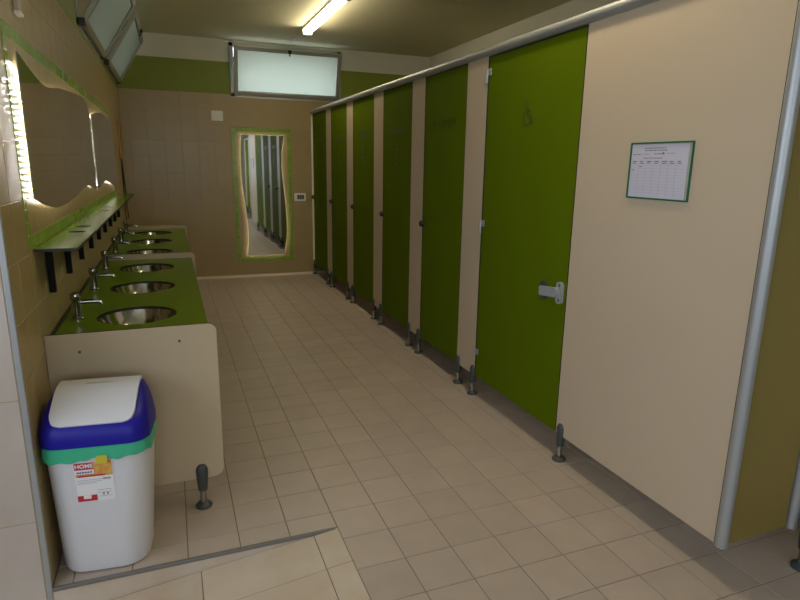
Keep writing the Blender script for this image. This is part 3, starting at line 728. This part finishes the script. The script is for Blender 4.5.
# ------------------------------------------------------------------ ceiling lamps
def lamp(x, y0, y1, label):
    t = thing('ceiling_lamp', label, 'lamp', (x, (y0+y1)/2, ZC), 'ceiling tube lamps')
    h = (y1-y0)/2
    MB().box(-0.05, 0.05, -h, h, -0.035, -0.001, None, 0.004).build('body', 'lamp_body', t)
    pr = [(0.052*math.cos(a_), -0.038-0.045*math.sin(a_)) for a_ in (math.pi*q/10 for q in range(11))]
    MB().rings([[(p, s, q) for p, q in pr] for s in (-h+0.01, h-0.01)]).build('diffuser', 'tube', t, True)
    for s in (-1, 1): MB().box(-0.053, 0.053, s*h-0.01, s*h+0.01, -0.086, -0.003, None, 0.004).build('end_cap', 'lamp_body', t)
MB_c = MB().tube([(1.585, 7.07, ZC-0.006), (1.585, 7.6, ZC-0.005), (1.575, YB-0.002, ZC-0.006)], 0.004, 6)
tag(MB_c.build('lamp_cable', 'lamp_body'), 'thin pale cable on the ceiling from the tube lamp to the far window', 'cable')
lamp(1.585, 5.50, 7.05, 'bright tube lamp on the ceiling near the far window')
lamp(1.585, 1.55, 3.10, 'second tube lamp on the ceiling above the accessible cubicle door')

# ------------------------------------------------------------------ swing bin
bx, by = -0.308, 2.350
t = thing('swing_bin', 'white plastic bin with blue swing lid and green bag by the counter', 'bin', (bx, by, 0)); t.rotation_euler = (0, 0, -0.11)
def rr_ring(hx, yf, yb2, r, z, n=6, xo=0.0): return [(p[0]+xo, p[1], z) for p in rrect(-hx, hx, yf, yb2, r, n)]
body = MB()
body.rings([rr_ring(0.138, -0.102, 0.098, 0.08, 0.0, xo=-0.012), rr_ring(0.154, -0.116, 0.112, 0.09, 0.006, xo=-0.012), rr_ring(0.159, -0.120, 0.116, 0.09, 0.03, xo=-0.011),
            rr_ring(0.180, -0.134, 0.134, 0.08, 0.49), rr_ring(0.181, -0.136, 0.136, 0.08, 0.545)])
body.build('body', 'bin', t, True)
# bag folded over the rim, wavy lower hem
bag = MB(); N = 96; outer = []
base = []
for (pa, pb) in zip(rrect(-0.187, 0.187, -0.145, 0.136, 0.072, 23), rrect(-0.187, 0.187, -0.145, 0.136, 0.072, 23)[1:] + rrect(-0.187, 0.187, -0.145, 0.136, 0.072, 23)[:1]):
    nseg = max(1, int(math.dist(pa, pb)/0.006))
    base += [(pa[0]+(pb[0]-pa[0])*q/nseg, pa[1]+(pb[1]-pa[1])*q/nseg) for q in range(nseg)]
N = len(base)
def ringz(sc, zf, amp):
    out = []
    for i, (px_, py_) in enumerate(base):
        th = math.atan2(py_, px_)
        w = 1 + amp*0.6*math.sin(th*17)+amp*0.5*math.sin(th*29+1)
        out.append((px_*sc*w, py_*sc*w, zf(i)))
    return out
hem = lambda i: 0.484+0.005*math.sin(math.atan2(base[i][1], base[i][0])*7)+0.003*math.sin(math.atan2(base[i][1], base[i][0])*19) - 0.012*max(0, min(1, (-0.08-base[i][0])/0.08))
bag.rings([ringz(1.0, hem, 0.008), ringz(1.008, lambda i: hem(i)+0.02, 0.012), ringz(0.995, lambda i: 0.522, 0.010), ringz(0.985, lambda i: 0.548, 0.004), ringz(0.955, lambda i: 0.548, 0.004), ringz(0.955, lambda i: 0.49, 0.0)], None, False, False)
bgo = bag.build('bin_bag', 'bag', t, True)
MB().slab(rrect(0.008, 0.045, 0.470, 0.500, 0.006, 3), [], lambda u, v, q: (u, -0.1475-q, v), 0, 0.004).build('tie_tab', 'bag_trim', bgo)
# lid
LR = [(0.536, 0.188, -0.148, 0.140, 0.075), (0.556, 0.188, -0.149, 0.140, 0.075), (0.586, 0.186, -0.146, 0.138, 0.074), (0.612, 0.182, -0.133, 0.136, 0.072),
      (0.645, 0.176, -0.095, 0.130, 0.066), (0.675, 0.166, -0.045, 0.126, 0.06), (0.695, 0.156, 0.0, 0.118, 0.05), (0.704, 0.146, 0.025, 0.108, 0.035)]
lid = MB(); lid.rings([rr_ring(h_, f_, b_, r_, z_, 7) for z_, h_, f_, b_, r_ in LR], None, True, True)
lido = lid.build('lid', 'blue', t, True)
# flap: follows the front slope and the top
path = [(-0.130, 0.613), (-0.118, 0.626), (-0.095, 0.6435), (-0.070, 0.6595), (-0.045, 0.6735), (-0.02, 0.6865), (0.004, 0.6975), (0.03, 0.7055), (0.06, 0.708), (0.095, 0.7075)]
def flap_w(s):  # half width along the path 0..1
    k = min(1, s/0.28); return (0.143 if s > 0 else 0.143)*1.0 - 0.040*(1-math.sqrt(max(0, 1-(1-k)**2))) + 0.002*s
fp = MB(); fine = []
for i in range(len(path)-1):
    for q in range(3):
        a = q/3; fine.append((path[i][0]*(1-a)+path[i+1][0]*a, path[i][1]*(1-a)+path[i+1][1]*a))
fine.append(path[-1]); S = len(fine)-1
top, und = [], []
for i, (y, z) in enumerate(fine):
    w = flap_w(i/S); top.append([(w*(-1+2*j/12), y-0.004, z+0.006) for j in range(13)]); und.append([(w*(-1+2*j/12), y+0.004, z-0.008) for j in range(13)])
nr = S+1; vs = [p for r in top for p in r] + [p for r in und for p in r]; off = nr*13; fs = []
for i in range(S):
    for j in range(12):
        q = i*13+j; fs += [(q, q+1, q+14, q+13), (off+q, off+q+13, off+q+14, off+q+1)]
for i in range(S): fs += [(i*13, (i+1)*13, off+(i+1)*13, off+i*13), (i*13+12, off+i*13+12, off+(i+1)*13+12, (i+1)*13+12)]
for j in range(12): fs += [(j, off+j, off+j+1, j+1), (S*13+j, S*13+j+1, off+S*13+j+1, off+S*13+j)]
fl_ = MB().add(vs, fs).build('flap', 'bin', t, True)
MB().box(-0.048, 0.048, 0.035, 0.06, 0.7115, 0.7135, None, 0.0008).build('grip', 'grip', fl_)
# sticker
st_y = lambda z: -(0.134+(z-0.49)*(0.014/0.46))-0.0012
lean = math.atan(0.014/0.46)
so = bpy.data.objects.new('sticker', None)
def plate(name, x0, x1, z0, z1, d, m, parent, smooth=False):
    mbp = MB()
    vs = []
    for (dd) in (d, d+0.0006):
        vs += [(x0, st_y(z0)-dd, z0), (x1, st_y(z0)-dd, z0), (x1, st_y(z1)-dd, z1), (x0, st_y(z1)-dd, z1)]
    mbp.add(vs, [(0,3,2,1),(4,5,6,7),(0,1,5,4),(1,2,6,5),(2,3,7,6),(3,0,4,7)])
    return mbp.build(name, m, parent)
s0, s1, z0, z1 = -0.072, 0.056, 0.310, 0.474
st = plate('sticker', s0, s1, z0, z1, 0.0, 'print_white', t)
plate('print', s0, s0+0.064, z1-0.032, z1-0.004, 0.0007, 'red', st)
plate('print', s0+0.064, s1-0.002, z1-0.062, z1-0.002, 0.0007, 'orange', st)
plate('print', s0+0.002, s0+0.064, z1-0.062, z1-0.050, 0.0007, 'orange', st)
plate('print', s0+0.010, s0+0.100, z1-0.061, z1-0.055, 0.0014, 'red', st)
plate('print', s0, s0+0.066, z0+0.002, z0+0.026, 0.0007, 'red', st)
plate('print', s0+0.020, s0+0.046, z0+0.012, z0+0.026, 0.0014, 'print_white', st)
for q, (a, b, c) in enumerate(((0.006, 0.058, z1-0.040),)):
    for w in range(6): plate('print', s0+a+w*0.009, s0+a+w*0.009+0.007, c-0.006, c, 0.0007, 'print_blue', st)
for q, (a, b, c) in enumerate(((0.004, 0.10, z1-0.074), (0.004, 0.09, z1-0.081), (0.004, 0.07, z1-0.088), (0.07, 0.118, z0+0.045), (0.07, 0.118, z0+0.034), (0.075, 0.118, z0+0.018))):
    plate('print', s0+a, s0+b, c-0.0016, c, 0.0007, 'ink_pale', st)
plate('print', s0+0.092, s0+0.118, z1-0.078, z1-0.070, 0.0007, 'ink_pale', st)
for q in (0.086, 0.100): plate('print', s0+q, s0+q+0.005, z0+0.022, z0+0.031, 0.0007, 'ink', st)
def text_mesh(body_, size, m, name):
    cu = bpy.data.curves.new(name, 'FONT'); cu.body = body_; cu.size = size; cu.extrude = 0.0003; cu.align_x = 'CENTER'; cu.align_y = 'CENTER'; cu.offset = 0.0006
    ob = bpy.data.objects.new(name, cu); C.objects.link(ob); bpy.context.view_layer.update()
    me = bpy.data.meshes.new_from_object(ob.evaluated_get(bpy.context.evaluated_depsgraph_get())); C.objects.unlink(ob); bpy.data.objects.remove(ob)
    me.materials.clear(); me.materials.append(M[m]); return me
tx = link('lettering', text_mesh('HOME', 0.0215, 'print_white', 'lettering'), st, (s0+0.032, st_y(z1-0.018)-0.0018, z1-0.018)); tx.rotation_euler = (math.pi/2+lean, 0, 0)
bpy.data.objects.remove(so)
